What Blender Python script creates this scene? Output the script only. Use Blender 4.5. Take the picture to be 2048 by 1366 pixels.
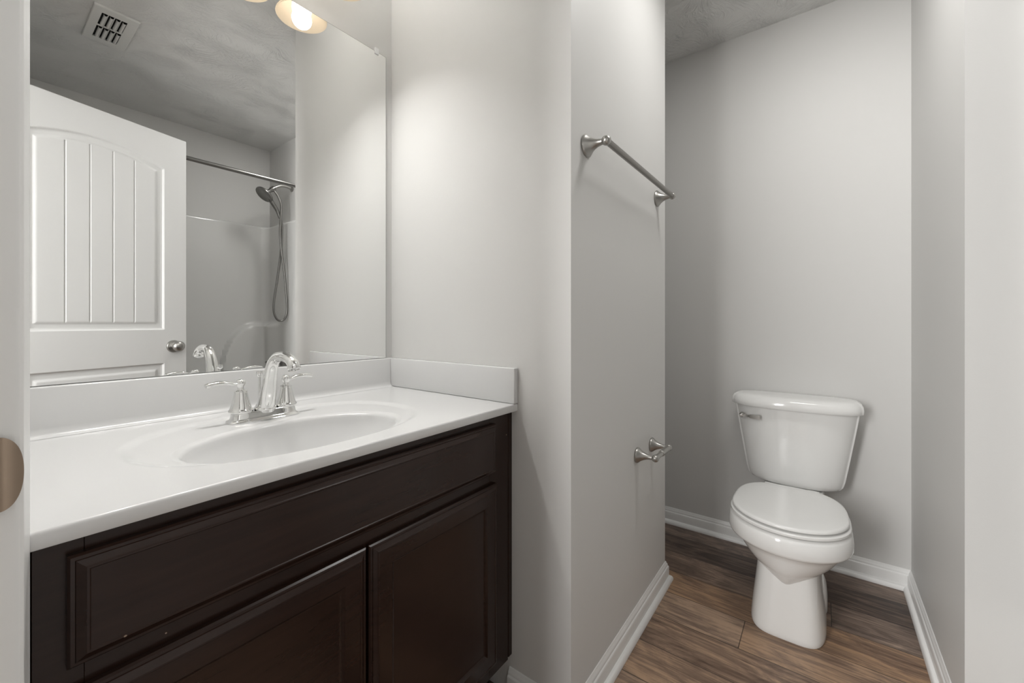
import bpy, bmesh, math, random
from math import pi, sin, cos, sqrt, radians
from mathutils import Vector, Matrix

for o in list(bpy.data.objects):
    bpy.data.objects.remove(o)
SC = bpy.context.scene
COL = SC.collection
random.seed(7)

# ------------------------------------------------------------------ camera
CAM_H = 1.061
cam_d = bpy.data.cameras.new('camera')
cam = bpy.data.objects.new('camera', cam_d)
COL.objects.link(cam)
cam.location = (0, 0, CAM_H)
cam.rotation_euler = (pi / 2, 0, -(pi / 2 - math.atan2(620, 824)))
cam_d.sensor_width = 36
cam_d.lens = 824 / 2048 * 36
cam_d.shift_y = -39 / 2048
cam_d.clip_start = 0.01
SC.camera = cam

# ------------------------------------------------------------------ light
SC.view_settings.view_transform = 'Standard'
SC.view_settings.look = 'None'
SC.view_settings.gamma = 1
SC.view_settings.use_curve_mapping = False
SC.view_settings.exposure = 0.60
world = bpy.data.worlds.new('world')
SC.world = world
world.use_nodes = True
world.node_tree.nodes['Background'].inputs[0].default_value = (1, 1, 1, 1)
world.node_tree.nodes['Background'].inputs[1].default_value = 0.10

BULB_STRENGTH = 2.4            # the three vanity bulbs (emission of the bulb glass)
UP_WATTS = 6.5                 # added upward spot above each shade
BULB_WATTS = 6.9               # light each of them throws out of its shade


def area(name, loc, target, size, size_y, power, col=(1, 1, 1)):
    l = bpy.data.lights.new(name, 'AREA')
    l.shape = 'RECTANGLE'
    l.size, l.size_y, l.energy, l.color = size, size_y, power, col
    o = bpy.data.objects.new(name, l)
    COL.objects.link(o)
    o.location = loc
    d = Vector(target) - Vector(loc)
    o.rotation_euler = d.to_track_quat('-Z', 'Y').to_euler()
    return o


# added fill light in the room beyond the doorway the camera stands in
area('hall_fill_light', (-1.35, 0.90, 1.45), (1.5, -0.05, 1.15), 0.50, 1.5, 40, (1.0, 0.99, 0.98))
# added fill light over the passage by the toilet, unseen above the frame
area('passage_fill_light', (1.385, 0.0, 2.43), (1.385, 0.0, 0), 0.16, 0.45, 4.8, (1.0, 0.985, 0.96))

# ------------------------------------------------------------------ materials


class NT:
    """tiny node-tree helper"""

    def __init__(s, name):
        s.m = bpy.data.materials.new(name)
        s.m.use_nodes = True
        s.t = s.m.node_tree
        s.b = s.t.nodes['Principled BSDF']
        s.out = s.t.nodes['Material Output']

    def n(s, typ, **kw):
        nd = s.t.nodes.new(typ)
        for k, v in kw.items():
            if k.startswith('i_'):
                key = k[2:]
                nd.inputs[int(key) if key.isdigit() else key].default_value = v
            else:
                setattr(nd, k, v)
        return nd

    def l(s, a, ao, b, bi):
        s.t.links.new(a.outputs[ao], b.inputs[bi])

    def math(s, op, a, b=None, clamp=False):
        nd = s.n('ShaderNodeMath', operation=op, use_clamp=clamp)
        for i, x in enumerate((a, b)):
            if x is None:
                continue
            if isinstance(x, (int, float)):
                nd.inputs[i].default_value = x
            else:
                s.t.links.new(x, nd.inputs[i])
        return nd.outputs[0]


def mat(name, col, rough=.5, metal=0., spec=.5, noise=None, bump=None, coat=0.):
    """principled material; noise=(scale, amount) varies the colour, bump=(scale, strength, distance)"""
    q = NT(name)
    b = q.b
    b.inputs['Base Color'].default_value = (*col, 1)
    b.inputs['Roughness'].default_value = rough
    b.inputs['Metallic'].default_value = metal
    b.inputs['Specular IOR Level'].default_value = spec
    b.inputs['Coat Weight'].default_value = coat
    g = q.n('ShaderNodeNewGeometry')
    if noise:
        nz = q.n('ShaderNodeTexNoise', i_Scale=noise[0], i_Detail=4.0)
        q.l(g, 'Position', nz, 'Vector')
        mx = q.n('ShaderNodeMix', data_type='RGBA')
        mx.inputs['A'].default_value = (*[c * (1 - noise[1]) for c in col], 1)
        mx.inputs['B'].default_value = (*[min(1, c * (1 + noise[1])) for c in col], 1)
        q.l(nz, 'Fac', mx, 'Factor')
        q.l(mx, 'Result', b, 'Base Color')
    if bump:
        nz = q.n('ShaderNodeTexNoise', i_Scale=bump[0], i_Detail=3.0)
        q.l(g, 'Position', nz, 'Vector')
        bp = q.n('ShaderNodeBump', i_Strength=bump[1], i_Distance=bump[2])
        q.l(nz, 'Fac', bp, 'Height')
        q.l(bp, 'Normal', b, 'Normal')
    return q.m


PAINT = mat('wall_paint', (.69, .685, .67), .5, spec=.35, noise=(1.3, .012), bump=(260, .12, .001))
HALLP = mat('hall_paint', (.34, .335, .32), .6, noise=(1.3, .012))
TRIM = mat('trim_paint', (.84, .84, .83), .32, noise=(3, .01))
DOORW = mat('door_paint', (.68, .68, .672), .38, noise=(3, .01))
MARBLE = mat('cultured_marble', (.68, .68, .677), .16, noise=(6, .01))
PORC = mat('porcelain', (.89, .89, .875), .10, noise=(2, .006))
SEATP = mat('seat_plastic', (.88, .88, .865), .22, noise=(2, .006))
ACRYL = mat('tub_acrylic', (.76, .76, .745), .09, noise=(2, .01))
CHROME = mat('chrome', (.80, .80, .79), .04, 1.0, noise=(20, .01))
NICKEL = mat('satin_nickel', (.44, .43, .41), .33, 1.0, noise=(40, .03))
STEELD = mat('brushed_steel', (.24, .235, .225), .30, 1.0, noise=(40, .03))
BRONZE = mat('brown_nickel', (.36, .28, .215), .38, 1.0, noise=(30, .03))
GRILLE = mat('grille_enamel', (.72, .72, .70), .45, noise=(5, .01))
DARK = mat('cavity_shade', (.012, .012, .012), .8, noise=(5, .05))
GLASSEDGE = mat('mirror_edge', (.20, .21, .20), .2, noise=(5, .05))
SILVER = mat('mirror_silver', (.93, .935, .93), 0.0, 1.0)
CAULK = mat('clear_plastic', (.85, .85, .85), .15, noise=(5, .01))
RUBBER = mat('black_rubber', (.03, .03, .03), .5, noise=(5, .05))


def ceiling_mat():
    q = NT('stomped_ceiling')
    b = q.b
    b.inputs['Base Color'].default_value = (.74, .74, .725, 1)
    b.inputs['Roughness'].default_value = .55
    g = q.n('ShaderNodeNewGeometry')
    n1 = q.n('ShaderNodeTexNoise', i_Scale=7.0, i_Detail=2.0)
    q.l(g, 'Position', n1, 'Vector')
    # brushed streaks whose direction wanders
    vm = q.n('ShaderNodeVectorMath', operation='MULTIPLY')
    vm.inputs[1].default_value = (26, 90, 40)
    wv = q.n('ShaderNodeVectorMath', operation='ADD')
    q.l(g, 'Position', wv, 0)
    n3 = q.n('ShaderNodeTexNoise', i_Scale=4.0, i_Detail=1.0)
    q.l(g, 'Position', n3, 'Vector')
    sc = q.n('ShaderNodeVectorMath', operation='SCALE')
    sc.inputs['Scale'].default_value = .35
    q.l(n3, 'Color', sc, 0)
    q.l(sc, 0, wv, 1)
    q.l(wv, 0, vm, 0)
    n2 = q.n('ShaderNodeTexNoise', i_Scale=1.0, i_Detail=4.0, i_Roughness=.6, i_Distortion=.8)
    q.l(vm, 0, n2, 'Vector')
    r1 = q.n('ShaderNodeMapRange', i_1=.35, i_2=.65, i_3=.15, i_4=1.0)
    q.l(n1, 'Fac', r1, 0)
    h = q.math('MULTIPLY', r1.outputs[0], q.math('SUBTRACT', n2.outputs['Fac'], .5))
    bp = q.n('ShaderNodeBump', i_Strength=.9, i_Distance=.013)
    q.t.links.new(h, bp.inputs['Height'])
    q.l(bp, 'Normal', b, 'Normal')
    return q.m


CEIL = ceiling_mat()


def wood_floor():
    q = NT('vinyl_planks')
    b = q.b
    g = q.n('ShaderNodeNewGeometry')
    sp = q.n('ShaderNodeSeparateXYZ')
    q.l(g, 'Position', sp, 0)
    X, Y = sp.outputs[0], sp.outputs[1]
    W, LEN = .152, 1.22
    u = q.math('DIVIDE', q.math('ADD', X, 10 * W - 1.512), W)
    row = q.math('FLOOR', u)
    wn = q.n('ShaderNodeTexWhiteNoise', noise_dimensions='1D')
    q.t.links.new(q.math('ADD', row, 3.7), wn.inputs['W'])
    v = q.math('DIVIDE', q.math('ADD', Y, q.math('MULTIPLY', wn.outputs['Value'], 5.0)), LEN)
    colm = q.math('FLOOR', v)
    cid = q.n('ShaderNodeCombineXYZ')
    q.t.links.new(row, cid.inputs[0])
    q.t.links.new(colm, cid.inputs[1])
    w2 = q.n('ShaderNodeTexWhiteNoise', noise_dimensions='3D')
    q.l(cid, 0, w2, 'Vector')
    # grain coordinates, stretched along the plank and shifted per plank
    sh = q.math('MULTIPLY', w2.outputs['Value'], 30.0)
    gc = q.n('ShaderNodeCombineXYZ')
    q.t.links.new(q.math('MULTIPLY', X, 9.0), gc.inputs[0])
    q.t.links.new(q.math('MULTIPLY', Y, 2.6), gc.inputs[1])
    q.t.links.new(sh, gc.inputs[2])
    n1 = q.n('ShaderNodeTexNoise', i_Scale=1.0, i_Detail=6.0, i_Roughness=.66, i_Distortion=2.2)
    q.l(gc, 0, n1, 'Vector')
    gf = q.n('ShaderNodeCombineXYZ')
    q.t.links.new(q.math('MULTIPLY', X, 120.0), gf.inputs[0])
    q.t.links.new(q.math('MULTIPLY', Y, 5.0), gf.inputs[1])
    q.t.links.new(sh, gf.inputs[2])
    n2 = q.n('ShaderNodeTexNoise', i_Scale=1.0, i_Detail=3.0, i_Roughness=.6, i_Distortion=.5)
    q.l(gf, 0, n2, 'Vector')
    ramp = q.n('ShaderNodeValToRGB')
    e = ramp.color_ramp.elements
    e[0].position, e[0].color = .30, (.050, .027, .017, 1)
    e[1].position, e[1].color = .74, (.420, .260, .150, 1)
    m1 = e.new(.46)
    m1.color = (.140, .080, .050, 1)
    m2 = e.new(.60)
    m2.color = (.240, .150, .096, 1)
    fac = q.math('ADD', q.math('MULTIPLY', n1.outputs['Fac'], .80),
                 q.math('ADD', q.math('MULTIPLY', n2.outputs['Fac'], .50), -.16))
    fac = q.math('ADD', fac, q.math('MULTIPLY', q.math('SUBTRACT', w2.outputs['Value'], .5), .56))
    q.t.links.new(fac, ramp.inputs[0])
    # per plank hue: greyer or redder planks
    gx = q.n('ShaderNodeMix', data_type='RGBA')
    hs = q.n('ShaderNodeHueSaturation', i_Saturation=.62, i_Value=1.02)
    q.l(ramp, 'Color', hs, 'Color')
    q.l(ramp, 'Color', gx, 'A')
    q.l(hs, 'Color', gx, 'B')
    sc = q.n('ShaderNodeSeparateColor')
    q.l(w2, 'Color', sc, 0)
    q.l(sc, 2, gx, 'Factor')
    # seams
    fu = q.math('FRACT', u)
    fv = q.math('FRACT', v)
    du = q.math('MULTIPLY', q.math('MINIMUM', fu, q.math('SUBTRACT', 1.0, fu)), W)
    dv = q.math('MULTIPLY', q.math('MINIMUM', fv, q.math('SUBTRACT', 1.0, fv)), LEN)
    dm = q.math('MINIMUM', du, dv)
    seam = q.n('ShaderNodeMapRange', i_1=.0003, i_2=.0022, i_3=.16, i_4=1.0)
    q.t.links.new(dm, seam.inputs[0])
    fm = q.n('ShaderNodeMix', data_type='RGBA', blend_type='MULTIPLY')
    fm.inputs['Factor'].default_value = 1
    q.l(gx, 'Result', fm, 'A')
    q.l(seam, 0, fm, 'B')
    q.l(fm, 'Result', b, 'Base Color')
    rr = q.n('ShaderNodeMapRange', i_1=.2, i_2=.8, i_3=.34, i_4=.52)
    q.l(n1, 'Fac', rr, 0)
    q.l(rr, 0, b, 'Roughness')
    bp = q.n('ShaderNodeBump', i_Strength=.25, i_Distance=.002)
    hh = q.math('ADD', q.math('MULTIPLY', n2.outputs['Fac'], .35), seam.outputs[0])
    q.t.links.new(hh, bp.inputs['Height'])
    q.l(bp, 'Normal', b, 'Normal')
    return q.m


FLOOR = wood_floor()


def cabinet_mat():
    q = NT('espresso_wood')
    b = q.b
    g = q.n('ShaderNodeNewGeometry')
    mp = q.n('ShaderNodeMapping')
    mp.inputs['Scale'].default_value = (3, 3, 30)
    q.l(g, 'Position', mp, 'Vector')
    nz = q.n('ShaderNodeTexNoise', i_Scale=2.0, i_Detail=5.0, i_Roughness=.6, i_Distortion=.6)
    q.l(mp, 0, nz, 'Vector')
    rp = q.n('ShaderNodeValToRGB')
    e = rp.color_ramp.elements
    e[0].position, e[0].color = .25, (.0175, .0078, .0052, 1)
    e[1].position, e[1].color = .80, (.0280, .0130, .0085, 1)
    q.l(nz, 'Fac', rp, 0)
    vo = q.n('ShaderNodeTexVoronoi', i_Scale=24.0)
    q.l(g, 'Position', vo, 'Vector')
    sc = q.n('ShaderNodeSeparateColor')
    q.l(vo, 'Color', sc, 0)
    dot = q.math('MULTIPLY', q.math('LESS_THAN', vo.outputs['Distance'], .035),
                 q.math('GREATER_THAN', sc.outputs[0], .80))
    mx = q.n('ShaderNodeMix', data_type='RGBA')
    q.t.links.new(dot, mx.inputs['Factor'])
    q.l(rp, 'Color', mx, 'A')
    mx.inputs['B'].default_value = (.30, .22, .16, 1)
    q.l(mx, 'Result', b, 'Base Color')
    b.inputs['Roughness'].default_value = .24
    b.inputs['Specular IOR Level'].default_value = .34
    bp = q.n('ShaderNodeBump', i_Strength=.05, i_Distance=.001)
    q.l(nz, 'Fac', bp, 'Height')
    q.l(bp, 'Normal', b, 'Normal')
    return q.m


ESPRESSO = cabinet_mat()


def bulb_mat():
    q = NT('lit_bulb')
    q.t.nodes.remove(q.b)
    em = q.n('ShaderNodeEmission')
    em.inputs[0].default_value = (1, .95, .87, 1)
    em.inputs[1].default_value = BULB_STRENGTH
    q.l(em, 0, q.out, 'Surface')
    return q.m


def shade_mat():
    q = NT('frosted_glass_shade')
    tr = q.n('ShaderNodeBsdfTranslucent')
    tr.inputs[0].default_value = (.70, .60, .46, 1)
    q.b.inputs['Base Color'].default_value = (.70, .61, .49, 1)
    q.b.inputs['Roughness'].default_value = .25
    mx = q.n('ShaderNodeMixShader')
    mx.inputs[0].default_value = .40
    q.l(q.b, 0, mx, 1)
    q.l(tr, 0, mx, 2)
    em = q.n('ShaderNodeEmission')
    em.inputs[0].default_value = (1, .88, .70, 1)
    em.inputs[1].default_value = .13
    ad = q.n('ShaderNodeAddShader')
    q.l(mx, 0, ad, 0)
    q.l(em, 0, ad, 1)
    q.l(ad, 0, q.out, 'Surface')
    return q.m


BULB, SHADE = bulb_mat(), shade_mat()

# ------------------------------------------------------------------ builders


def thing(name, label, cat, loc, group=None):
    o = bpy.data.objects.new(name, None)
    o.empty_display_size = .05
    COL.objects.link(o)
    o.location = loc
    o['label'], o['category'] = label, cat
    if group:
        o['group'] = group
    return o


def tag(o, label, cat, kind=None, group=None):
    o['label'], o['category'] = label, cat
    if kind:
        o['kind'] = kind
    if group:
        o['group'] = group
    return o


def root_loc(p):
    v = Vector((0, 0, 0))
    while p is not None:
        v += p.location
        p = p.parent
    return v


def obj(name, bm, m, parent=None, smooth=None, label=None):
    """link a bmesh given in world coordinates as ONE mesh object"""
    bmesh.ops.recalc_face_normals(bm, faces=bm.faces)
    off = root_loc(parent)
    if parent is None:
        co = [v.co for v in bm.verts]
        off = Vector((sum(c.x for c in co) / len(co), sum(c.y for c in co) / len(co), min(c.z for c in co)))
    bmesh.ops.translate(bm, verts=bm.verts, vec=-off)
    me = bpy.data.meshes.new(name)
    bm.to_mesh(me)
    bm.free()
    ms = m if isinstance(m, (list, tuple)) else [m]
    for k in ms:
        me.materials.append(k)
    if smooth is not None:
        for p in me.polygons:
            p.use_smooth = True
        me.set_sharp_from_angle(angle=radians(smooth))
    o = bpy.data.objects.new(name, me)
    COL.objects.link(o)
    if parent is not None:
        o.parent = parent
    else:
        o.location = off
    if label:
        o['label'] = label
    return o


def B():
    return bmesh.new()


def box(bm, x0, x1, y0, y1, z0, z1, bev=0., seg=2):
    vs = [bm.verts.new((x, y, z)) for x in (x0, x1) for y in (y0, y1) for z in (z0, z1)]
    fs = [(0, 1, 3, 2), (4, 6, 7, 5), (0, 4, 5, 1), (2, 3, 7, 6), (0, 2, 6, 4), (1, 5, 7, 3)]
    faces = [bm.faces.new([vs[i] for i in f]) for f in fs]
    if bev > 0:
        es = list({e for f in faces for e in f.edges})
        bmesh.ops.bevel(bm, geom=es, offset=bev, segments=seg, affect='EDGES', profile=.5)
    return bm


def frame_from(d):
    d = Vector(d).normalized()
    a = Vector((0, 0, 1)) if abs(d.z) < .9 else Vector((1, 0, 0))
    u = d.cross(a).normalized()
    return d, u, d.cross(u).normalized()


def loft(bm, rings, cap0=True, cap1=True, closed=True):
    """rings: lists of points with equal counts"""
    vr = [[bm.verts.new(p) for p in r] for r in rings]
    n = len(vr[0])
    for a, b in zip(vr, vr[1:]):
        for i in range(n if closed else n - 1):
            j = (i + 1) % n
            bm.faces.new((a[i], a[j], b[j], b[i]))
    if cap0:
        bm.faces.new(vr[0][::-1])
    if cap1:
        bm.faces.new(vr[-1])
    return bm


def lathe(bm, org, axis, prof, n=40, cap0=True, cap1=True):
    """prof: (radius, distance along the axis)"""
    d, u, w = frame_from(axis)
    org = Vector(org)
    rings = []
    for r, h in prof:
        r = max(r, 1e-5)
        rings.append([org + d * h + u * (r * cos(2 * pi * i / n)) + w * (r * sin(2 * pi * i / n)) for i in range(n)])
    return loft(bm, rings, cap0, cap1)


def smooth_path(pts, k=8):
    """Catmull-Rom through pts"""
    P = [Vector(p) for p in pts]
    P = [P[0] * 2 - P[1]] + P + [P[-1] * 2 - P[-2]]
    out = []
    for i in range(1, len(P) - 2):
        a, b, c, d = P[i - 1:i + 3]
        for j in range(k):
            t = j / k
            out.append(.5 * ((2 * b) + (c - a) * t + (2 * a - 5 * b + 4 * c - d) * t * t + (3 * b - a - 3 * c + d) * t ** 3))
    out.append(P[-2])
    return out


def tube(bm, pts, rad, n=14, flat=1.0, up=None):
    """rad: number or list (interpolated over the path); flat squashes the section along its normal"""
    pts = [Vector(p) for p in pts]
    N = len(pts)
    if not isinstance(rad, (list, tuple)):
        rad = [rad, rad]
    rings = []
    d0 = (pts[1] - pts[0]).normalized()
    nrm = Vector(up) if up else frame_from(d0)[1]
    for i, p in enumerate(pts):
        t = (pts[min(i + 1, N - 1)] - pts[max(i - 1, 0)]).normalized()
        nrm = (nrm - t * nrm.dot(t)).normalized()
        bn = t.cross(nrm)
        f = i / (N - 1) * (len(rad) - 1)
        k = min(int(f), len(rad) - 2)
        r = rad[k] + (rad[k + 1] - rad[k]) * (f - k)
        rings.append([p + nrm * (r * flat * cos(2 * pi * q / n)) + bn * (r * sin(2 * pi * q / n)) for q in range(n)])
    return loft(bm, rings)


def sphere(bm, c, r, n=24, m=14, sz=1.0):
    prof = [(r * sin(pi * i / m), -r * sz * cos(pi * i / m)) for i in range(m + 1)]
    return lathe(bm, c, (0, 0, 1), prof, n)


def prism_x(bm, poly, x0, x1):
    """poly of (y, z) extruded along x"""
    return loft(bm, [[(x0, y, z) for y, z in poly], [(x1, y, z) for y, z in poly]])


def sweep(bm, path, prof, side):
    """prof (d, z) swept along a polyline in plan with mitred corners; d is measured to the given side (+1 left)"""
    P = [Vector((x, y)) for x, y in path]
    rings = []
    for i, p in enumerate(P):
        ns = []
        if i > 0:
            t = (p - P[i - 1]).normalized()
            ns.append(Vector((-t.y, t.x)) * side)
        if i < len(P) - 1:
            t = (P[i + 1] - p).normalized()
            ns.append(Vector((-t.y, t.x)) * side)
        if len(ns) == 2:
            mvec = (ns[0] + ns[1]) / (1 + ns[0].dot(ns[1]))
        else:
            mvec = ns[0]
        rings.append([(p.x + mvec.x * d, p.y + mvec.y * d, z) for d, z in prof])
    return loft(bm, rings)


def panel(bm, x0, x1, z0, z1, yb, prof):
    """profiled rectangular front facing -y: prof = (inset, height towards -y) from the back edge inwards"""
    rings = []
    for ins, h in prof:
        rings.append([(x0 + ins, yb - h, z0 + ins), (x1 - ins, yb - h, z0 + ins),
                      (x1 - ins, yb - h, z1 - ins), (x0 + ins, yb - h, z1 - ins)])
    return loft(bm, rings)


def sgnpow(v, e):
    return math.copysign(abs(v) ** e, v)


def egg(xf, xw, xb, yc, w, z, nf=2.0, nb=2.6, N=64):
    """plan outline with its front at xf (towards the viewer), widest at xw, back at xb"""
    out = []
    for i in range(N):
        t = 2 * pi * i / N
        c, s = cos(t), sin(t)
        L, m = ((xw - xf), nf) if c < 0 else ((xb - xw), nb)
        out.append((xw + L * sgnpow(c, 2 / m), yc + w * sgnpow(s, 2 / m), z))
    return out


def sstep(a, b, x):
    t = max(0., min(1., (x - a) / (b - a)))
    return t * t * (3 - 2 * t)


def interp(tab, x):
    if x <= tab[0][0]:
        return tab[0][1]
    for (a, p), (b, q) in zip(tab, tab[1:]):
        if x <= b:
            return p + (q - p) * (x - a) / (b - a)
    return tab[-1][1]


# ------------------------------------------------------------------ setting
CZ = 2.44
XB, YC, XC, XT, YD, XE = .936, .515, 1.729, 2.25, -.282, 1.487
YA = 1.253                      # wall behind the vanity
XF0, XF1 = -.092, .028          # wall with the doorway
YJ, YH = .640, -.086            # strike jamb face, hinge jamb face
YT = -1.08                      # wall behind the tub
DOOR_H = 2.05

bm = B()
box(bm, -2.4, 2.45, -1.25, 1.45, -.06, 0)
tag(obj('floor', bm, FLOOR), 'brown wood-look plank floor around the toilet', 'floor', 'structure')
bm = B()
box(bm, -2.4, 2.45, -1.25, 1.45, CZ, CZ + .06)
tag(obj('ceiling', bm, CEIL), 'white textured ceiling', 'ceiling', 'structure')


def wall(name, label, *boxes, m=None):
    b = B()
    for q in boxes:
        box(b, *q, 0, CZ) if len(q) == 4 else box(b, *q)
    return tag(obj(name, b, m or PAINT), label, 'wall', 'structure')


wall('wall_back', 'grey wall behind the vanity mirror', (XF1, XB, YA, YA + .1))
wall('wall_middle', 'projecting grey wall between the vanity and the toilet', (XB, XC, YC, YA + .1))
wall('wall_far', 'grey wall behind the toilet tank', (XT, XT + .1, YD, YA + .1))
wall('wall_niche', 'grey wall closing the toilet recess behind the towel bar wall', (XC, XT, YA, YA + .1))
wall('wall_right', 'grey wall to the right of the toilet', (XE, XT + .1, YT - .1, YD))
wall('wall_front', 'grey wall above the bathtub seen in the mirror', (XF1, XE, YT - .1, YT))
wall('wall_left', 'grey wall with the doorway', (XF0, XF1, YT - .1, YH - .02), (XF0, XF1, YJ + .02, YA + .1),
     (XF0, XF1, YH - .02, YJ + .02, DOOR_H + .02, CZ))
wall('wall_hall', 'light walls of the room outside the doorway', (-2.4, -2.3, -1.25, 1.45), (-2.3, XF0, -1.25, -1.15),
     (-2.3, XF0, 1.35, 1.45), m=HALLP)

# baseboards with shoe moulding
BASE = [(.0004, .0002), (.026, .0002), (.0262, .006), (.0235, .0135), (.0185, .0185), (.0125, .0205), (.0125, .056),
        (.0112, .0595), (.0085, .0615), (.0085, .0655), (.0072, .0700), (.0045, .0735), (.0040, .0775), (.0025, .080),
        (.0004, .080)]


def baseboard(name, path, side, label):
    b = B()
    sweep(b, path, BASE, side)
    return tag(obj(name, b, TRIM, smooth=40), label, 'baseboard', 'structure')


baseboard('baseboard_middle', [(XB, .712), (XB, YC), (XC, YC), (XC, 1.22)], -1,
          'white baseboard along the projecting towel bar wall')
baseboard('baseboard_far', [(XC + .03, YA), (XT, YA), (XT, YD), (XE, YD), (XE, -.372)], -1,
          'white baseboard behind and right of the toilet')

# door frame: jambs, head, stops, casing on the bathroom side
bm = B()
XJ = .0300
box(bm, XF0 - .002, XJ, YJ, YJ + .0195, 0, DOOR_H + .0195)
box(bm, XF0 - .002, XJ, YH - .0195, YH, 0, DOOR_H + .0195)
box(bm, XF0 - .002, XJ, YH, YJ, DOOR_H, DOOR_H + .0195)
box(bm, -.046, -.012, YJ - .011, YJ, 0, DOOR_H)
box(bm, -.046, -.012, YH, YH + .011, 0, DOOR_H)
CAS = [(.0, .0285), (.0, .0335), (.002, .0362), (.006, .0372), (.016, .038), (.030, .0405), (.038, .0425), (.0385, .0285)]
r0 = [(x, YJ + .005 + d, 0) for d, x in CAS]
r1 = [(x, YJ + .005 + d, DOOR_H + .005 + d) for d, x in CAS]
r2 = [(x, YH - .005 - d, DOOR_H + .005 + d) for d, x in CAS]
r3 = [(x, YH - .005 - d, 0) for d, x in CAS]
loft(bm, [r0, r1, r2, r3])
trim1 = tag(obj('trim_1', bm, TRIM), 'white door jamb and casing at the left edge of the view', 'door frame', 'structure')
# strike plate with its curved lip
bm = B()
NX, NZ = 60, 24
ZS = .914
grid = []
for i in range(NX + 1):
    t = i / NX
    x = -.030 + .0656 * (1 - (1 - t) ** 2)
    hh = .0362
    if x > .016:
        q = (x - .016) / (.0356 - .016)
        hh = .0362 * max(0.0, 1 - q ** 2.6) ** (1 / 2.2)
    y = YJ - .0016
    if x > .004:
        q = (x - .004) / .0316
        y = YJ - .0016 - .0085 * sin(q * pi * .78)
    grid.append([(x, y, ZS + hh * (2 * j / NZ - 1)) for j in range(NZ + 1)])
vg = [[bm.verts.new(p) for p in r] for r in grid]
for i in range(NX):
    for j in range(NZ):
        bm.faces.new((vg[i][j], vg[i + 1][j], vg[i + 1][j + 1], vg[i][j + 1]))
bmesh.ops.remove_doubles(bm, verts=bm.verts, dist=1e-6)
bmesh.ops.solidify(bm, geom=bm.faces[:], thickness=.0013)
obj('strike_plate', bm, BRONZE, trim1, smooth=40, label='brown metal strike plate with curved lip')

# ------------------------------------------------------------------ open door seen in the mirror
DH = Vector((.040, -.0785, 0))                      # hinge line
dd = Vector((.582, -.162, 0)).normalized()          # along the door
dn = Vector((-dd.y, dd.x, 0))                       # out of the face that looks at the mirror
DW, DZ0, DZ1, DT = .711, .012, 2.04, .035
PROF = [(0, 0), (.004, -.0030), (.0055, -.0065), (.013, -.0085), (.030, -.0085), (.0375, -.0045), (.042, -.0035), (1, -.0035)]


def door_h(s, z):
    if z > .95:
        top = 1.858 + .054 * (1 - ((s - .3575) / .2525) ** 2)
        t = min(s - .106, .609 - s, z - 1.021, (top - z) * .97)
        inner = t
    else:
        t = min(s - .106, .609 - s, z - .24, .848 - z)
    if t <= 0:
        return 0.
    h = interp(PROF, t)
    if z > .95 and t > .042:
        for gx in (.2335, .3165, .3995, .4825):
            h -= .0035 * max(0., 1 - abs(s - gx) / .0045)
    return h


door = None
bm = B()
S = sorted(set([round(i * .0075, 5) for i in range(int(DW / .0075) + 1)] + [DW] +
               [round(.106 + k * .0035, 5) for k in range(14)] + [round(.609 - k * .0035, 5) for k in range(14)] +
               [round(g + k * .0015, 5) for g in (.2335, .3165, .3995, .4825) for k in range(-3, 4)]))
Z = sorted(set([DZ0 + i * .012 for i in range(int((DZ1 - DZ0) / .012) + 1)] + [DZ1] +
               [c + k * .0035 for c in (1.021, .24) for k in range(14)] + [.848 - k * .0035 for k in range(14)] +
               [1.80 + k * .0035 for k in range(34)]))
vg = []
for s in S:
    col = []
    for z in Z:
        p = DH + dd * s + dn * door_h(s, z)
        col.append(bm.verts.new((p.x, p.y, z)))
    vg.append(col)
for i in range(len(S) - 1):
    for j in range(len(Z) - 1):
        bm.faces.new((vg[i][j], vg[i + 1][j], vg[i + 1][j + 1], vg[i][j + 1]))
# sides and back
border = [vg[i][0] for i in range(len(S))] + [vg[-1][j] for j in range(1, len(Z))] + \
         [vg[i][-1] for i in range(len(S) - 2, -1, -1)] + [vg[0][j] for j in range(len(Z) - 2, 0, -1)]
back = [bm.verts.new(v.co - dn * DT) for v in border]
nb = len(border)
for i in range(nb):
    j = (i + 1) % nb
    bm.faces.new((border[i], back[i], back[j], border[j]))
bm.faces.new(back)
door = tag(obj('door_1', bm, DOORW, smooth=35), 'white arch-panelled door standing open, seen in the mirror', 'door', 'structure')
door_root = door
kp = DH + dd * .649
bm = B()
lathe(bm, (kp.x, kp.y, .933), dn, [(.0325, .0003), (.0325, .004), (.030, .008), (.020, .011), (.0145, .014), (.0125, .020),
                                  (.0125, .026), (.0175, .030), (.0245, .036), (.0275, .044), (.0265, .052), (.021, .060),
                                  (.012, .0655), (.006, .0665), (.006, .0675), (0, .0676)], 40)
obj('knob', bm, NICKEL, door, smooth=35, label='round satin metal knob')
bm = B()
lathe(bm, tuple(kp - dn * DT)[:2] + (.933,), -dn, [(.0325, .0003), (.0325, .004), (.020, .010), (.0125, .014), (.0125, .018), (.022, .022), (.024, .028),
                                                   (.018, .033), (0, .035)], 32)
obj('knob', bm, STEELD, door, smooth=35)
for hz in (.25, 1.05, 1.82):
    bm = B()
    hp = DH - dd * .004 + dn * .004
    lathe(bm, (hp.x, hp.y, hz - .045), (0, 0, 1), [(.0045, 0), (.0055, .001), (.0055, .089), (.0045, .09)], 16)
    obj('hinge', bm, STEELD, door, smooth=35)

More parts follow.
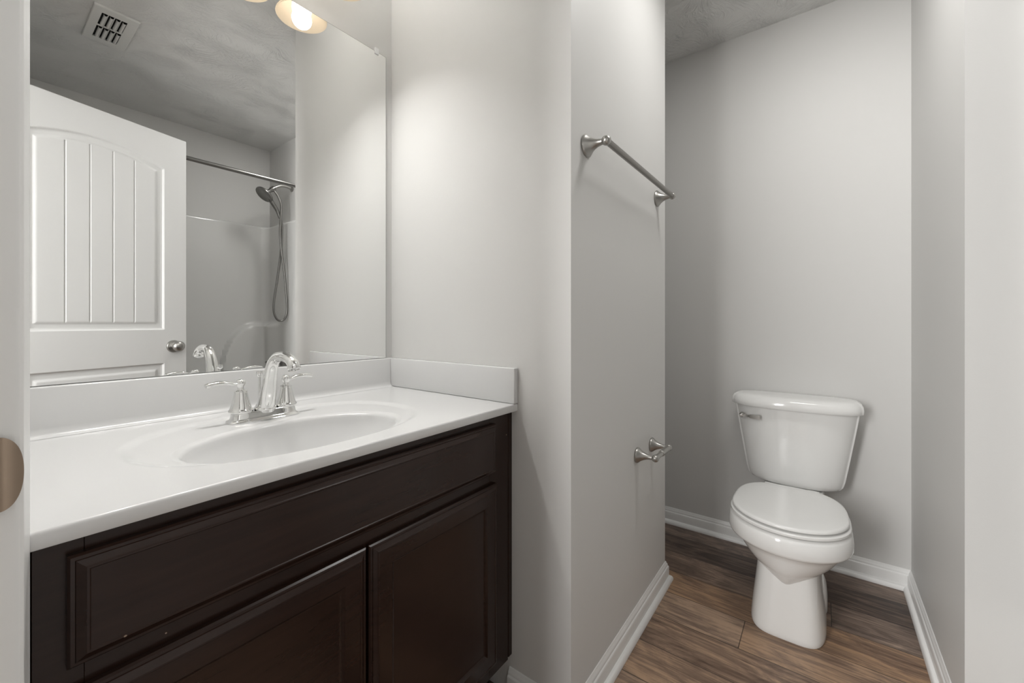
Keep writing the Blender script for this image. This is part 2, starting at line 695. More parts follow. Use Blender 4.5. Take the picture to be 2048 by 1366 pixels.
# ------------------------------------------------------------------ vanity cabinet
YFF, YPF = .705, .685           # face frame, front of doors
CX0, CX1 = .0445, .9185         # cabinet box between filler strips
van = thing('vanity_cabinet', 'dark brown wooden vanity cabinet under the white sink top', 'cabinet', ((CX0 + CX1) / 2, .97, 0))
bm = B()
box(bm, CX0, CX0 + .015, YFF + .019, 1.245, .112, .8085)
box(bm, CX1 - .015, CX1, YFF + .019, 1.245, .112, .8085)
box(bm, CX0 + .015, CX1 - .015, 1.236, 1.245, .112, .8085)
box(bm, CX0 + .015, CX1 - .015, YFF + .019, 1.236, .112, .127)
obj('carcass', bm, ESPRESSO, van)
bm = B()
zf0, zf1 = .112, .8085
box(bm, CX0, CX0 + .042, YFF, YFF + .0188, zf0, zf1, .0008, 1)
box(bm, CX1 - .082, CX1, YFF, YFF + .0188, zf0, zf1, .0008, 1)
box(bm, CX0 + .0421, CX1 - .0821, YFF, YFF + .0188, zf1 - .040, zf1)
box(bm, CX0 + .0421, CX1 - .0821, YFF, YFF + .0188, .620, .672)
box(bm, CX0 + .0421, CX1 - .0821, YFF, YFF + .0188, zf0, zf0 + .045)
obj('face_frame', bm, ESPRESSO, van)
for xa, xb in ((XF1 + .0006, CX0 - .0006), (CX1 + .0006, XB - .0006)):
    bm = B()
    box(bm, xa, xb, YFF - .0012, YFF + .017, .118, .8085, .0015, 2)
    obj('filler_strip', bm, ESPRESSO, van)
bm = B()
box(bm, CX0, CX1, .775, .790, .0005, .1115)
obj('toe_kick', bm, ESPRESSO, van)
bm = B()
EDGE = [(.0, .0005), (.0, .0095), (.0025, .0125), (.0060, .0130), (.0068, .0145), (.0130, .0185), (.0150, .0203),
        (.0172, .0205), (.0185, .0192)]
panel(bm, .071, .852, .659, .790, YFF, EDGE)
obj('drawer_front', bm, ESPRESSO, van, smooth=25)
DOORP = EDGE + [(.0475, .0192), (.0490, .0182), (.0510, .0150), (.0545, .0125), (.0570, .0120)]
for xa, xb in ((.071, .4605), (.4665, .8555)):
    bm = B()
    panel(bm, xa, xb, .150, .631, YFF, DOORP)
    obj('cabinet_door', bm, ESPRESSO, van, smooth=25)

# ------------------------------------------------------------------ sink top
ZT = .832
TX0, TX1, TY0, TY1 = XF1 + .001, XB - .001, .684, YA - .001
top_t = thing('sink_top', 'white cultured marble sink top with oval basin on the brown cabinet', 'sink', (.48, .97, .811))
BCX, BCY, BA, BB = .437, .882, .206, .133
RCX, RCY, RA, RB = .444, .945, .280, .205
LIPK = 1.10


def ring_z(x, y):                                   # shallow oval dish round the basin
    r = (abs((x - RCX) / RA) ** 2.3 + abs((y - RCY) / RB) ** 2.3) ** (1 / 2.3)
    return ZT - .0050 * (1 - sstep(.955, 1.035, r))


angs = set(2 * pi * i / 200 for i in range(200))
INS = .004
RX0, RX1, RY0, RY1 = TX0 + .0002, TX1 - .0002, TY0 + INS, TY1
for cx_, cy_ in ((RX0, RY0), (RX1, RY0), (RX1, RY1), (RX0, RY1)):
    angs.add(math.atan2(cy_ - BCY, cx_ - BCX) % (2 * pi))
angs = sorted(angs)


def rect_hit(c, s):
    ts = []
    if c > 1e-9:
        ts.append((RX1 - BCX) / c)
    if c < -1e-9:
        ts.append((RX0 - BCX) / c)
    if s > 1e-9:
        ts.append((RY1 - BCY) / s)
    if s < -1e-9:
        ts.append((RY0 - BCY) / s)
    return min(ts)


bm = B()
rings = []
MR = 70
for k in range(MR + 1):
    ring = []
    for a in angs:
        c, s = cos(a), sin(a)
        re = LIPK / sqrt((c / BA) ** 2 + (s / BB) ** 2)
        fk = k / (MR - 1) * .992 if k < MR else 1.0
        rr = re + (rect_hit(c, s) - re) * fk
        x, y = BCX + c * rr, BCY + s * rr
        ring.append((x, y, ring_z(x, y)))
    rings.append(ring)
inner_ring = rings[0]
vr = [[bm.verts.new(p) for p in r] for r in rings]
n = len(angs)
for a, b in zip(vr, vr[1:]):
    for i in range(n):
        j = (i + 1) % n
        bm.faces.new((a[i], a[j], b[j], b[i]))
# rolled front edge, sides and underside
prev = vr[-1]
for ins, dz in ((.0028, -.0003), (.0012, -.0013), (.0003, -.0028), (0, -.005), (0, -.0190), (.0010, -.0205), (.003, -.0210), (.05, -.0210)):
    ring = []
    for v in vr[-1]:
        x, y = v.co.x, v.co.y
        if abs(y - RY0) < 1e-6:
            y = TY0 + ins
        ring.append(bm.verts.new((x, y, ZT + dz if dz < -.004 or abs(v.co.y - RY0) < 1e-6 else ZT + dz)))
    for i in range(n):
        j = (i + 1) % n
        bm.faces.new((prev[i], prev[j], ring[j], ring[i]))
    prev = ring
obj('countertop', bm, MARBLE, top_t, smooth=40)
bm = B()
bz = []
RHO = [LIPK, 1.075, 1.05, 1.03, 1.015, 1.0, .99, .98, .965, .95, .93, .90, .86, .81, .75, .68, .60, .51, .42, .33, .25, .18]


def basin_drop(r):
    if r >= LIPK:
        return 0.
    lip = .0080 * (1 - sstep(.97, LIPK, r))
    d = .118 * max(0., 1 - min(1, r / 1.02) ** 2.7) ** .80
    return lip + d


for r in RHO:
    ring = []
    for a in angs:
        c, s = cos(a), sin(a)
        re = r / sqrt((c / BA) ** 2 + (s / BB) ** 2)
        x, y = BCX + c * re, BCY + s * re
        ring.append((x, y, ring_z(x, y) - basin_drop(r)))
    bz.append(ring)
vr = [[bm.verts.new(p) for p in r] for r in bz]
for a, b in zip(vr, vr[1:]):
    for i in range(n):
        j = (i + 1) % n
        bm.faces.new((a[i], b[i], b[j], a[j]))
bm.faces.new(vr[-1])
obj('basin', bm, MARBLE, top_t, smooth=60)
bm = B()
lathe(bm, (BCX, BCY, ZT - .1305), (0, 0, 1), [(.030, .0), (.031, .004), (.028, .0065), (.022, .006), (.020, .004), (.019, .007), (.012, .0095), (0, .0100)], 32)
obj('drain', bm, CHROME, top_t, smooth=40, label='chrome drain stopper')
bm = B()
prism_x(bm, [(YA - .0015, ZT + .0004), (YA - .0015, .932), (1.2375, .932), (1.2352, .9312), (1.2342, .929), (1.2335, .850), (1.2320, .842), (1.2285, .8360),
             (1.222, .8330), (1.214, ZT + .0004)], TX0, XB - .0195)
obj('backsplash', bm, MARBLE, top_t, smooth=50)
ss = B()
box(ss, XB - .0185, XB - .0006, .6825, YA - .0018, ZT + .0008, .932, .002, 3)
tag(obj('side_splash', ss, MARBLE, smooth=50), 'short white splash panel standing on the counter against the right wall', 'splash panel')

# ------------------------------------------------------------------ faucet
FX, FY = .440, 1.088
fau = thing('faucet', 'chrome two-handle sink faucet with arched spout', 'faucet', (FX, FY, ZT))


def stadium(hl, hw, z, n=40):
    out = []
    for i in range(n):
        t = 2 * pi * i / n
        c, s = cos(t), sin(t)
        out.append((FX + math.copysign(hl - hw, c) + hw * c if abs(c) > 1e-9 else FX, FY + hw * s, z))
    return out


def rrect(hx, hy, z, e=5.0, n=56, cx=0, cy=0):
    return [(cx + hx * sgnpow(cos(2 * pi * i / n), 2 / e), cy + hy * sgnpow(sin(2 * pi * i / n), 2 / e), z) for i in range(n)]


bm = B()
zb = ring_z(FX, FY) + .0003
loft(bm, [rrect(a, b, zb + h, 4.5, 64, FX, FY) for a, b, h in
          ((.0780, .0285, 0), (.0785, .0290, .002), (.0770, .0275, .0045), (.0725, .0245, .0065), (.0705, .0230, .0100),
           (.0690, .0218, .0180), (.0680, .0210, .0215), (.0660, .0195, .0235))])
obj('base_plate', bm, CHROME, fau, smooth=35)
for sx in (-1, 1):
    hx = FX + sx * .0508
    bm = B()
    lathe(bm, (hx, FY, zb + .0235), (0, 0, 1), [(.0245, 0), (.0252, .002), (.0245, .0045), (.0232, .0065), (.0222, .008), (.0200, .015), (.0178, .023), (.0158, .031), (.0142, .039),
                                               (.0130, .045), (.0128, .0460), (.0138, .0468), (.0138, .0490), (.0110, .0505), (.0074, .052), (.0064, .056),
                                               (.0068, .0590), (.0084, .0610), (.0098, .0650), (.0098, .0690), (.0088, .0730), (.0060, .0755), (0, .0765)], 44)
    h = obj('handle', bm, CHROME, fau, smooth=40)
    bm = B()
    zl = zb + .0235 + .0655
    pts = smooth_path([(hx + sx * .006, FY, zl), (hx + sx * .014, FY + .001, zl + .0005), (hx + sx * .028, FY + .003, zl + .0045),
                       (hx + sx * .046, FY + .004, zl + .0055), (hx + sx * .062, FY + .005, zl + .0030), (hx + sx * .068, FY + .005, zl + .0015)], 6)
    tube(bm, pts, [.0056, .0048, .0066, .0082, .0086, .0078], 16, .62, (0, 0, 1))
    obj('lever', bm, CHROME, h, smooth=50)
bm = B()
lathe(bm, (FX, FY - .006, zb + .0235), (0, 0, 1), [(.0240, 0), (.0245, .002), (.0232, .005), (.0212, .007), (.0195, .012)], 44)
pts = smooth_path([(FX, 1.0810, .851), (FX, 1.0730, .870), (FX, 1.0645, .895), (FX, 1.0560, .929), (FX, 1.0435, .959), (FX, 1.0230, .9765), (FX, .9990, .9818),
                   (FX, .9760, .9812), (FX, .9550, .9760), (FX, .9420, .9680), (FX, .9380, .9600)], 8)
tube(bm, pts, [.0205, .0190, .0170, .0148, .0130, .0118, .0112, .0112, .0116, .0124, .0130], 32, 1.0)
spout = obj('spout', bm, CHROME, fau, smooth=50)
bm = B()
e0, e1 = pts[-1], pts[-2]
ax = (e0 - e1).normalized()
lathe(bm, e0 - ax * .002, ax, [(.0130, 0), (.0140, .001), (.0140, .0065), (.0132, .0075), (.0110, .0075), (.0105, .005), (0, .005)], 28)
obj('aerator', bm, CHROME, spout, smooth=40)
bm = B()
lathe(bm, (FX, FY + .026, zb + .010), (0, 0, 1), [(.0030, 0), (.0030, .088), (.0055, .089), (.0075, .092), (.0080, .099), (.0075, .101), (0, .102)], 20)
obj('lift_rod', bm, CHROME, fau, smooth=40)

# ------------------------------------------------------------------ mirror
mir = thing('wall_mirror', 'large frameless mirror above the sink', 'mirror', (.47, 1.25, .934))
bm = B()
MX0, MX1, MZ0, MZ1, MY = .031, .9075, .9327, 2.008, 1.247
EB = .0011
loft(bm, [[(x, y, z) for x, z in ((MX0 + e, MZ0 + e), (MX1 - e, MZ0 + e), (MX1 - e, MZ1 - e), (MX0 + e, MZ1 - e))]
          for y, e in ((YA - .001, 0), (MY + .0003, 0), (MY, EB))])
for f in bm.faces:
    c = f.calc_center_median()
    f.material_index = 0 if c.y < MY + 1e-5 else 1
g = obj('mirror_glass', bm, [SILVER, GLASSEDGE], mir)
for cxp in (.868, .30):
    bm = B()
    box(bm, cxp - .008, cxp + .008, MY - .0035, MY - .0006, MZ1 - .010, MZ1 + .012, .001, 2)
    box(bm, cxp - .008, cxp + .008, MY - .0006, YA - .0005, MZ1 + .0012, MZ1 + .012, .001, 2)
    obj('mirror_clip', bm, CAULK, mir, label='small clear plastic clip')

# ------------------------------------------------------------------ vanity light
vl = thing('vanity_light', 'wall light with cream glass bell shades above the mirror', 'wall light', (.492, YA, 2.2))
LY, RZ = 1.127, 2.062
bm = B()
box(bm, .247, .737, 1.232, YA - .0005, 2.215, 2.300, .006, 3)
obj('back_plate', bm, NICKEL, vl, smooth=40)
for lx in (.317, .492, .667):
    bm = B()
    pts = smooth_path([(lx, 1.233, RZ + .180), (lx, 1.19, RZ + .187), (lx, 1.145, RZ + .175), (lx, LY, RZ + .140)], 8)
    tube(bm, pts, .0075, 14)
    obj('arm', bm, NICKEL, vl, smooth=40)
    bm = B()
    lathe(bm, (lx, LY, RZ + .085), (0, 0, 1), [(.024, 0), (.024, .010), (.020, .030), (.016, .052), (.009, .058), (0, .0585)], 28)
    obj('socket', bm, NICKEL, vl, smooth=40)
    bm = B()
    pr = [(.0760, 0), (.0745, .005), (.0690, .014), (.0610, .028), (.0545, .043), (.0490, .060), (.0400, .074), (.0300, .083), (.0245, .087)]
    lathe(bm, (lx, LY, RZ), (0, 0, 1), pr + [(r - .0032, h + .0005) for r, h in pr[::-1]], 48, False, False)
    bmesh.ops.remove_doubles(bm, verts=bm.verts, dist=1e-6)
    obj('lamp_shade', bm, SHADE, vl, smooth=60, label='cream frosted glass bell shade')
    bm = B()
    lathe(bm, (lx, LY, RZ - .0015), (0, 0, 1), [(0, 0), (.010, .0015), (.020, .007), (.0275, .016), (.0300, .028), (.0285, .041), (.022, .056), (.0155, .068), (.0135, .086)], 32)
    obj('bulb', bm, BULB, vl, smooth=60, label='lit white bulb')
    sl = bpy.data.lights.new('bulb_light', 'SPOT')
    sl.energy, sl.color, sl.shadow_soft_size = BULB_WATTS, (1, .99, .97), .03
    sl.spot_size, sl.spot_blend = radians(130), 1.0
    so = bpy.data.objects.new('bulb_light', sl)
    COL.objects.link(so)
    so.location = (lx, LY, RZ - .005)
    sl = bpy.data.lights.new('added_uplight', 'SPOT')       # added spot above the socket, brightens ceiling and upper walls
    sl.energy, sl.color, sl.shadow_soft_size = UP_WATTS, (1, .975, .94), .03
    sl.spot_size, sl.spot_blend = radians(165), 1.0
    so = bpy.data.objects.new('added_uplight', sl)
    COL.objects.link(so)
    so.location = (lx, LY, RZ + .155)
    so.rotation_euler = (pi, 0, 0)

# ------------------------------------------------------------------ towel bar and paper holder
POST = [(.0295, .0004), (.0308, .0025), (.0305, .005), (.0270, .0085), (.0205, .0150), (.0150, .0235), (.0110, .0330), (.0088, .0430), (.0080, .0500)]
tb = thing('towel_bar', 'satin nickel towel bar on the projecting grey wall', 'towel bar', (1.32, YC, 1.541))
ZTB, YTB = 1.541, .456
for px in (1.020, 1.620):
    bm = B()
    lathe(bm, (px, YC, ZTB), (0, -1, 0), POST, 40)
    sphere(bm, (px, YTB, ZTB), .0130)
    obj('post', bm, NICKEL, tb, smooth=50)
BARN = mat('dark_nickel_bar', (.27, .26, .245), .34, 1.0, noise=(40, .03))
bm = B()
lathe(bm, (1.030, YTB, ZTB), (1, 0, 0), [(.0088, 0), (.0088, .58)], 28)
obj('bar', bm, BARN, tb, smooth=40)

tp = thing('toilet_paper_holder', 'empty satin nickel toilet paper holder low on the projecting wall', 'paper holder', (1.48, YC, .599))
ZTP, YTP = .599, .451
for px in (1.4055, 1.5565):
    bm = B()
    lathe(bm, (px, YC, ZTP), (0, -1, 0), [(r * .86, h * 1.08) for r, h in POST], 40)
    sphere(bm, (px, YTP, ZTP), .0125)
    obj('post', bm, NICKEL, tp, smooth=50)
bm = B()
lathe(bm, (1.414, YTP, ZTP), (1, 0, 0), [(.0095, 0), (.0095, .012), (.0085, .013), (.0085, .058), (.0105, .059), (.0105, .134)], 28)
obj('roller', bm, NICKEL, tp, smooth=40)

# ------------------------------------------------------------------ toilet
TY = .098
toi = thing('toilet', 'white two-piece toilet with its lid closed', 'toilet', (1.95, TY, 0))
bm = B()
# rim band and bowl underside
loft(bm, [egg(1.592, 1.765, 1.985, TY, .160, .371, 2.0, 2.6), egg(1.582, 1.760, 1.990, TY, .170, .3715, 2.0, 2.6),
          egg(1.574, 1.756, 1.995, TY, .1765, .368, 2.0, 2.6), egg(1.570, 1.755, 2.000, TY, .1800, .360, 2.0, 2.6),
          egg(1.567, 1.755, 2.005, TY, .1825, .340, 2.0, 2.6), egg(1.567, 1.755, 2.010, TY, .1830, .318, 2.0, 2.6),
          egg(1.5710, 1.757, 2.010, TY, 0.1805, 0.3100, 2.00, 2.6),
          egg(1.5770, 1.759, 2.010, TY, 0.1750, 0.3055, 2.00, 2.6),
          egg(1.5870, 1.760, 2.010, TY, 0.1655, 0.3025, 2.00, 2.6),
          egg(1.5925, 1.762, 2.010, TY, 0.1600, 0.2980, 1.95, 2.6),
          egg(1.5985, 1.770, 2.010, TY, 0.1530, 0.2800, 1.85, 2.6),
          egg(1.6050, 1.779, 2.010, TY, 0.1440, 0.2600, 1.80, 2.6),
          egg(1.6120, 1.788, 2.010, TY, 0.1330, 0.2400, 1.75, 2.6),
          egg(1.6240, 1.797, 2.010, TY, 0.1180, 0.2200, 1.70, 2.6),
          egg(1.6400, 1.806, 2.010, TY, 0.0980, 0.2000, 1.65, 2.6),
          egg(1.6550, 1.814, 2.010, TY, 0.0740, 0.1830, 1.65, 2.6),
          egg(1.6740, 1.821, 2.010, TY, 0.0480, 0.1680, 1.70, 2.6),
          egg(1.7000, 1.826, 2.010, TY, 0.0200, 0.1570, 1.80, 2.6)])
# pedestal
ped = []
for z, xf, xb, w, e in ((0.0008, 1.6430, 2.040, .1090, 4.2), (.006, 1.6405, 2.042, .1110, 4.2), (.018, 1.6410, 2.040, .1105, 4.2), (.060, 1.6460, 2.02, .1065, 4.2),
                        (.110, 1.6520, 2.00, .1010, 4.0), (.160, 1.6575, 1.99, .0955, 4.0), (.210, 1.6620, 1.985, .0905, 4.0), (.250, 1.6655, 1.985, .0880, 3.6),
                        (.300, 1.6700, 1.985, .0860, 3.2)):
    xc = (xf + xb) / 2
    ped.append([(xc + (xb - xf) / 2 * sgnpow(cos(2 * pi * i / 72), 2 / e), TY + (w if cos(2 * pi * i / 72) < .35 else w * (1 - .10 * (cos(2 * pi * i / 72) - .35))) * sgnpow(sin(2 * pi * i / 72), 2 / e), z)
                for i in range(72)])
loft(bm, ped)
# tank shelf behind the bowl
loft(bm, [rrect(.120, .095, z, 4, 56, 2.095, TY) for z in (.30,)] + [rrect(.125, .105, z, 4, 56, 2.095, TY) for z in (.33, .360)] + [rrect(.120, .100, .3655, 4, 56, 2.095, TY)])
# rear foot with the trapway bulge
loft(bm, [rrect(hx, hy, z, 3.0, 56, 1.925, TY) for hx, hy, z in ((.118, .1120, .0008), (.119, .1150, .010), (.116, .1145, .050), (.108, .1110, .085), (.090, .1010, .115), (.070, .0850, .140), (.045, .060, .160))])
obj('bowl', bm, PORC, toi, smooth=45)
bm = B()
loft(bm, [egg(1.592, 1.757, 1.965, TY, .1600, .3735, 2.0, 3.0), egg(1.590, 1.757, 1.966, TY, .1620, .3770, 2.0, 3.0), egg(1.5750, 1.751, 1.978, TY, .1755, .3772, 2.0, 3.0),
          egg(1.573, 1.750, 1.979, TY, .1768, .3785, 2.0, 3.0), egg(1.573, 1.750, 1.979, TY, .1768, .3850, 2.0, 3.0), egg(1.576, 1.751, 1.976, TY, .1740, .3875, 2.0, 3.0),
          egg(1.582, 1.753, 1.970, TY, .1690, .3885, 2.0, 3.0)])
obj('seat', bm, SEATP, toi, smooth=50)
bm = B()
loft(bm, [egg(1.600, 1.757, 1.965, TY, .1530, .3900, 2.0, 3.0), egg(1.598, 1.757, 1.966, TY, .1550, .3945, 2.0, 3.0), egg(1.5800, 1.751, 1.982, TY, .1695, .3950, 2.0, 3.0),
          egg(1.578, 1.750, 1.984, TY, .1710, .3962, 2.0, 3.0), egg(1.578, 1.750, 1.984, TY, .1710, .4010, 2.0, 3.0), egg(1.580, 1.752, 1.982, TY, .1690, .4045, 2.0, 3.0),
          egg(1.588, 1.755, 1.975, TY, .1630, .4060, 2.0, 3.0), egg(1.64, 1.765, 1.94, TY, .1200, .4072, 2.0, 3.0), egg(1.70, 1.775, 1.87, TY, .0600, .4080, 2.0, 3.0)])
obj('seat_lid', bm, SEATP, toi, smooth=50)
for s in (-1, 1):
    bm = B()
    box(bm, 1.960, 1.990, TY + s * .070 - .022, TY + s * .070 + .022, .3745, .404, .005, 3)
    obj('hinge', bm, SEATP, toi, smooth=40)
# tank, its front face bowed
bm = B()


def tank_ring(xf, xb, w, z, bow, e=7.0, n=72):
    out = []
    for i in range(n):
        c, s = cos(2 * pi * i / n), sin(2 * pi * i / n)
        yy = sgnpow(s, 2 / e)
        xx = (xf + xb) / 2 + (xb - xf) / 2 * sgnpow(c, 2 / e)
        if c < 0:
            xx += bow * yy * yy * min(1., -c * 3)
        out.append((xx, TY + w * yy, z))
    return out


loft(bm, [tank_ring(2.112, 2.205, .115, .3660, .02, 3.2), tank_ring(2.092, 2.215, .142, .3680, .022, 3.2), tank_ring(2.079, 2.222, .158, .375, .025, 3.3), tank_ring(2.072, 2.226, .168, .389, .028, 3.4),
          tank_ring(2.069, 2.228, .1745, .412, .030, 3.4), tank_ring(2.064, 2.230, .1860, .480, .032, 3.4), tank_ring(2.058, 2.233, .2020, .580, .034, 3.5), tank_ring(2.053, 2.235, .2135, .655, .036, 3.6),
          tank_ring(2.050, 2.236, .2190, .694, .036, 3.6)])
obj('tank', bm, PORC, toi, smooth=50)
bm = B()
loft(bm, [tank_ring(2.046, 2.238, .2210, .6955, .030, 4.2), tank_ring(2.036, 2.243, .2290, .6962, .032, 4.2), tank_ring(2.034, 2.2445, .2305, .700, .032, 4.2), tank_ring(2.033, 2.2450, .2310, .713, .032, 4.2),
          tank_ring(2.036, 2.243, .2290, .726, .032, 4.0), tank_ring(2.044, 2.238, .2230, .736, .030, 3.9), tank_ring(2.058, 2.230, .2120, .742, .028, 3.8), tank_ring(2.078, 2.215, .1950, .7445, .02, 3.6),
          tank_ring(2.11, 2.19, .15, .7455, .01, 3.4)])
obj('tank_lid', bm, PORC, toi, smooth=50)
bm = B()
lx = 2.050
lathe(bm, (lx + .022, .282, .654), (-1, 0, 0), [(.010, 0), (.0105, .022), (.0085, .027), (.006, .029), (.006, .036), (0, .0365)], 24)
loft(bm, [[(x, y, z) for x, z in ((lx - .006, .654 - h), (lx - .006, .654 + h), (lx - .006 - t, .654 + h), (lx - .006 - t, .654 - h))]
          for y, h, t in ((.290, .0035, .005), (.270, .0050, .007), (.252, .0045, .007), (.249, .0075, .009), (.212, .0090, .010), (.2105, .0080, .008))])
obj('flush_lever', bm, NICKEL, toi, smooth=40, label='metal flush lever')

# ------------------------------------------------------------------ bathtub, surround and shower (seen in the mirror)
SY0, ST = -.392, .030
tub = thing('bathtub', 'white bathtub under the shower, mostly hidden behind the sink in the mirror', 'bathtub', (.757, -.73, 0))
bm = B()
tx0, tx1, ty0, ty1 = XF1 + .002, XE - .002, YT + .002, SY0 + .004
outer = [(tx0, ty0), (tx1, ty0), (tx1, ty1), (tx0, ty1)]


def rr_pts(x0, x1, y0, y1, z, e, n=64):
    return rrect((x1 - x0) / 2, (y1 - y0) / 2, z, e, n, (x0 + x1) / 2, (y0 + y1) / 2)


loft(bm, [rr_pts(tx0, tx1, ty0, ty1, .001, 60), rr_pts(tx0, tx1, ty0, ty1, .385, 60), rr_pts(tx0 + .006, tx1 - .006, ty0 + .006, ty1 - .006, .397, 50),
          rr_pts(tx0 + .02, tx1 - .02, ty0 + .02, ty1 - .02, .400, 40), rr_pts(tx0 + .075, tx1 - .075, ty0 + .075, ty1 - .06, .399, 7),
          rr_pts(tx0 + .09, tx1 - .09, ty0 + .085, ty1 - .07, .388, 6), rr_pts(tx0 + .16, tx1 - .12, ty0 + .11, ty1 - .10, .18, 5), rr_pts(tx0 + .22, tx1 - .15, ty0 + .14, ty1 - .13, .10, 4.5),
          rr_pts(tx0 + .3, tx1 - .2, ty0 + .2, ty1 - .19, .085, 4)])
obj('basin', bm, ACRYL, tub, smooth=40)
sur = thing('tub_surround', 'glossy white shower surround seen in the mirror', 'shower surround', (.757, -1.06, .401))
bm = B()
# plan path of the inner face: left end -> back -> right end, rounded corners
xi0, xi1, yi, R = XF1 + ST, XE - ST, YT + ST, .055
path = []
for k in range(10):
    path.append((xi0, SY0 + (yi + R - SY0) * k / 9, 1, 0))
for k in range(1, 8):
    a = pi * .5 * k / 8
    path.append((xi0 + R - R * cos(a), yi + R - R * sin(a), cos(a), sin(a)))
for k in range(91):
    path.append((xi0 + R + (xi1 - xi0 - 2 * R) * k / 90, yi, 0, 1))
for k in range(1, 12):
    a = pi * .5 * k / 12
    path.append((xi1 - R + R * sin(a), yi + R - R * cos(a), -sin(a), cos(a)))
for k in range(31):
    path.append((xi1, yi + R + (SY0 - yi - R) * k / 30, -1, 0))
Z0, Z1 = .402, 1.815
zs = [Z0 + (Z1 - .012 - Z0) * k / 110 for k in range(111)] + [Z1 - .006, Z1 - .002, Z1]


def ledge(x, y, z):
    """low corner ledge with an arched outline on the back panel"""
    qx = (x - 1.37) / .245
    if x > 1.37:
        qx = 0
    r = sqrt(qx * qx + (max(0, z - .70) / .362) ** 2) if z > .70 else abs(qx)
    f = 1 - sstep(.90, 1.0, r)
    fade = 1 - sstep(-.96, -.80, y)
    return .040 * f * fade


vg = []
for x, y, nx, ny in path:
    col = []
    for z in zs:
        d = ledge(x, y, z) if x > .9 else 0
        back = {Z1 - .006: .002, Z1 - .002: .007, Z1: .014}.get(z, 0)
        col.append(bm.verts.new((x + nx * (d - back), y + ny * (d - back), z)))
    col.append(bm.verts.new((x - nx * (ST - .002), y - ny * (ST - .002), Z1)))
    vg.append(col)
for i in range(len(vg) - 1):
    for j in range(len(zs)):
        bm.faces.new((vg[i][j], vg[i + 1][j], vg[i + 1][j + 1], vg[i][j + 1]))
# front edge returns
for e in (0, -1):
    x, y, nx, ny = path[e]
    vv = [bm.verts.new((x - nx * (ST - .002), y, z)) for z in zs]
    for j in range(len(zs) - 1):
        bm.faces.new((vg[e][j], vg[e][j + 1], vv[j + 1], vv[j]))
    bm.faces.new((vg[e][len(zs) - 1], vg[e][len(zs)], vv[-1]))
obj('wall_panel', bm, ACRYL, sur, smooth=40)

rod = thing('shower_curtain_rod', 'bare metal shower curtain rod seen in the mirror', 'curtain rod', (.757, -.41, 2.0))
bm = B()
lathe(bm, (XF1 + .004, -.41, 2.0), (1, 0, 0), [(.0125, 0), (.0125, XE - XF1 - .008)], 24)
obj('rod', bm, STEELD, rod, smooth=40)
for x, d in ((XF1 + .0005, 1), (XE - .0005, -1)):
    bm = B()
    lathe(bm, (x, -.41, 2.0), (d, 0, 0), [(.028, 0), (.028, .004), (.020, .012), (.0150, .022), (.0135, .030)], 28)
    obj('flange', bm, STEELD, rod, smooth=40)

sh = thing('handheld_shower', 'handheld shower head with looping metal hose, seen in the mirror', 'shower head', (1.38, -.70, 1.06))
SYH = -.70
bm = B()
lathe(bm, (XE - .0005, SYH, 2.066), (-1, 0, 0), [(.026, 0), (.026, .003), (.018, .009), (.0105, .013)], 28)
tube(bm, smooth_path([(XE - .006, SYH, 2.066), (1.45, SYH, 2.071), (1.41, SYH, 2.068), (1.375, SYH, 2.050), (1.352, SYH, 2.030)], 6), .0105, 16)
obj('arm', bm, NICKEL, sh, smooth=40)
bm = B()
dv = Vector((-.66, .10, -.74)).normalized()
hc = Vector((1.296, SYH, 1.980))
lathe(bm, Vector((1.362, SYH, 2.040)), Vector((-.72, 0, -.62)), [(.013, 0), (.017, .004), (.018, .030), (.014, .036), (.012, .062)], 24)
obj('diverter', bm, STEELD, sh, smooth=40)
bm = B()
lathe(bm, hc - dv * .016, dv, [(.014, 0), (.030, .003), (.050, .010), (.0600, .017), (.0625, .023), (.0610, .028), (.052, .0285), (.050, .0268), (0, .0268)], 44)
tube(bm, smooth_path([tuple(hc - dv * .006 + Vector((.030, 0, -.030))), (1.345, SYH, 1.928), (1.378, SYH, 1.880), (1.402, SYH, 1.825)], 6), [.016, .0145, .0125, .0115], 18)
hd = obj('spray_head', bm, STEELD, sh, smooth=45)
bm = B()
hose = smooth_path([(1.404, SYH, 1.822), (1.412, SYH, 1.780), (1.412, SYH, 1.70), (1.402, SYH, 1.55), (1.378, SYH, 1.36), (1.358, SYH, 1.22), (1.358, SYH, 1.13),
                    (1.378, SYH + .004, 1.080), (1.408, SYH + .008, 1.070), (1.434, SYH + .010, 1.095), (1.443, SYH + .012, 1.160), (1.438, SYH + .014, 1.26), (1.424, SYH + .016, 1.42),
                    (1.402, SYH + .018, 1.58), (1.392, SYH + .018, 1.72), (1.398, SYH + .018, 1.84), (1.400, SYH + .016, 1.92), (1.385, SYH + .010, 1.975), (1.358, SYH + .003, 2.018)], 10)
tube(bm, hose, .0076, 12)
obj('hose', bm, STEELD, sh, smooth=50)

tv = thing('tub_valve', 'metal tub faucet handle low on the shower end wall, glimpsed in the mirror', 'tub faucet', (XE - ST, -.70, .675))
bm = B()
lathe(bm, (XE - ST - .0005, -.70, .755), (-1, 0, 0), [(.080, 0), (.080, .003), (.070, .008), (.030, .012), (.028, .035), (.026, .050), (0, .052)], 40)
obj('escutcheon', bm, STEELD, tv, smooth=40)
bm = B()
tube(bm, smooth_path([(XE - ST - .042, -.70, .758), (XE - ST - .056, -.79, .756), (XE - ST - .062, -.92, .752)], 6), [.012, .010, .009], 14)
obj('lever', bm, STEELD, tv, smooth=40)

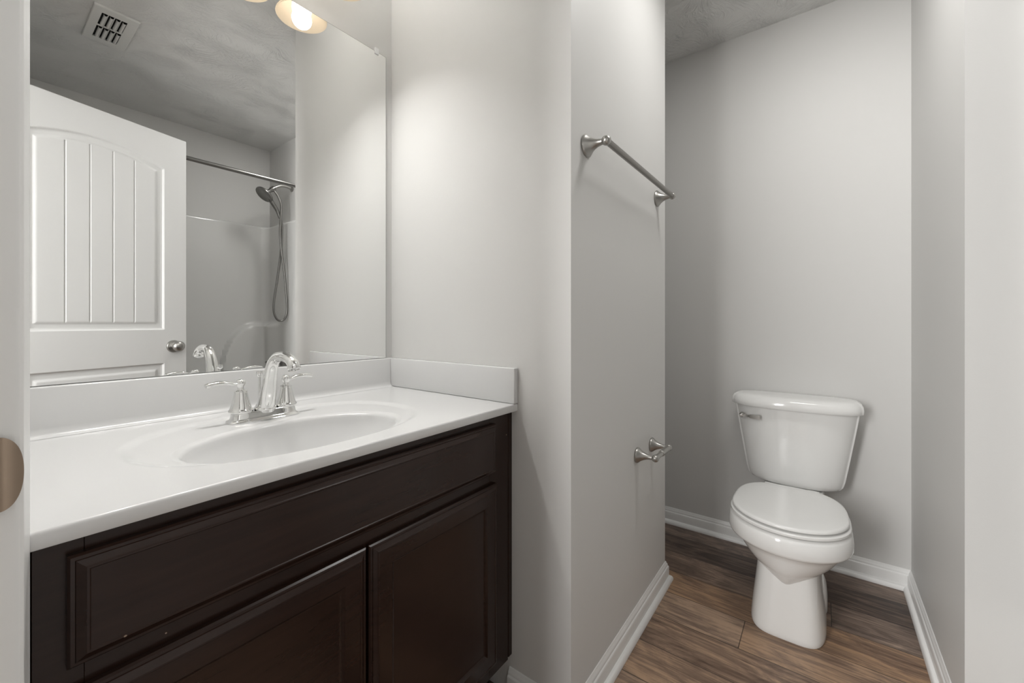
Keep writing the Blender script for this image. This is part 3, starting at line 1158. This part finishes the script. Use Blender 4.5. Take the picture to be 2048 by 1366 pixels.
# ------------------------------------------------------------------ ceiling register
vent = thing('ceiling_vent', 'white louvred ceiling register seen in the mirror', 'vent', (.4, -.156, CZ - .012))
VX0, VX1, VY0, VY1 = .336, .486, -.332, -.006
SX0, SX1, SYA, SYB, SYM = .366, .450, -.288, -.050, -.168
zp = CZ - .0105
bm = B()


def plate(bm, x0, x1, y0, y1):
    box(bm, x0, x1, y0, y1, zp, zp + .0022)


plate(bm, VX0 + .003, SX0, VY0 + .003, VY1 - .003)
plate(bm, SX1, VX1 - .003, VY0 + .003, VY1 - .003)
plate(bm, SX0, SX1, VY0 + .003, SYA)
plate(bm, SX0, SX1, SYB, VY1 - .003)
plate(bm, SX0, SX1, SYM - .006, SYM + .006)
for k in range(1, 4):
    xk = SX0 + (SX1 - SX0) * k / 4
    plate(bm, xk - .0012, xk + .0012, SYA, SYB)
# flared rim
rim = []
for ins, z in ((.003, zp), (.003, zp + .0022), (.0015, CZ - .0004), (0, CZ - .0004), (0, zp + .003), (.0012, zp + .0006)):
    rim.append([(VX0 + ins, VY0 + ins, z), (VX1 - ins, VY0 + ins, z), (VX1 - ins, VY1 - ins, z), (VX0 + ins, VY1 - ins, z)])
loft(bm, rim + [rim[0]], False, False)
bmesh.ops.remove_doubles(bm, verts=bm.verts, dist=1e-6)
obj('frame', bm, GRILLE, vent)
bm = B()
box(bm, SX0 - .004, SX1 + .004, SYA - .004, SYB + .004, CZ - .0012, CZ - .0004)
obj('duct_shade_sheet', bm, DARK, vent)  # dark sheet on the closed ceiling, painted as the shade inside a duct
for k in range(4):
    xk = SX0 + (SX1 - SX0) * k / 4
    for ya, yb in ((SYA, SYM - .006), (SYM + .006, SYB)):
        bm = B()
        pr = [(xk + .0190, zp + .0004), (xk + .0165, zp - .0022), (xk + .0130, zp - .0030), (xk + .0105, zp - .0020), (xk + .0085, zp + .0018), (xk + .0080, zp + .0050)]
        loft(bm, [[(x, y, z) for x, z in pr] + [(x + .0003, y, z + .0012) for x, z in pr[::-1]] for y in (ya + .004, yb - .016)])
        obj('louvre', bm, GRILLE, vent, smooth=50)
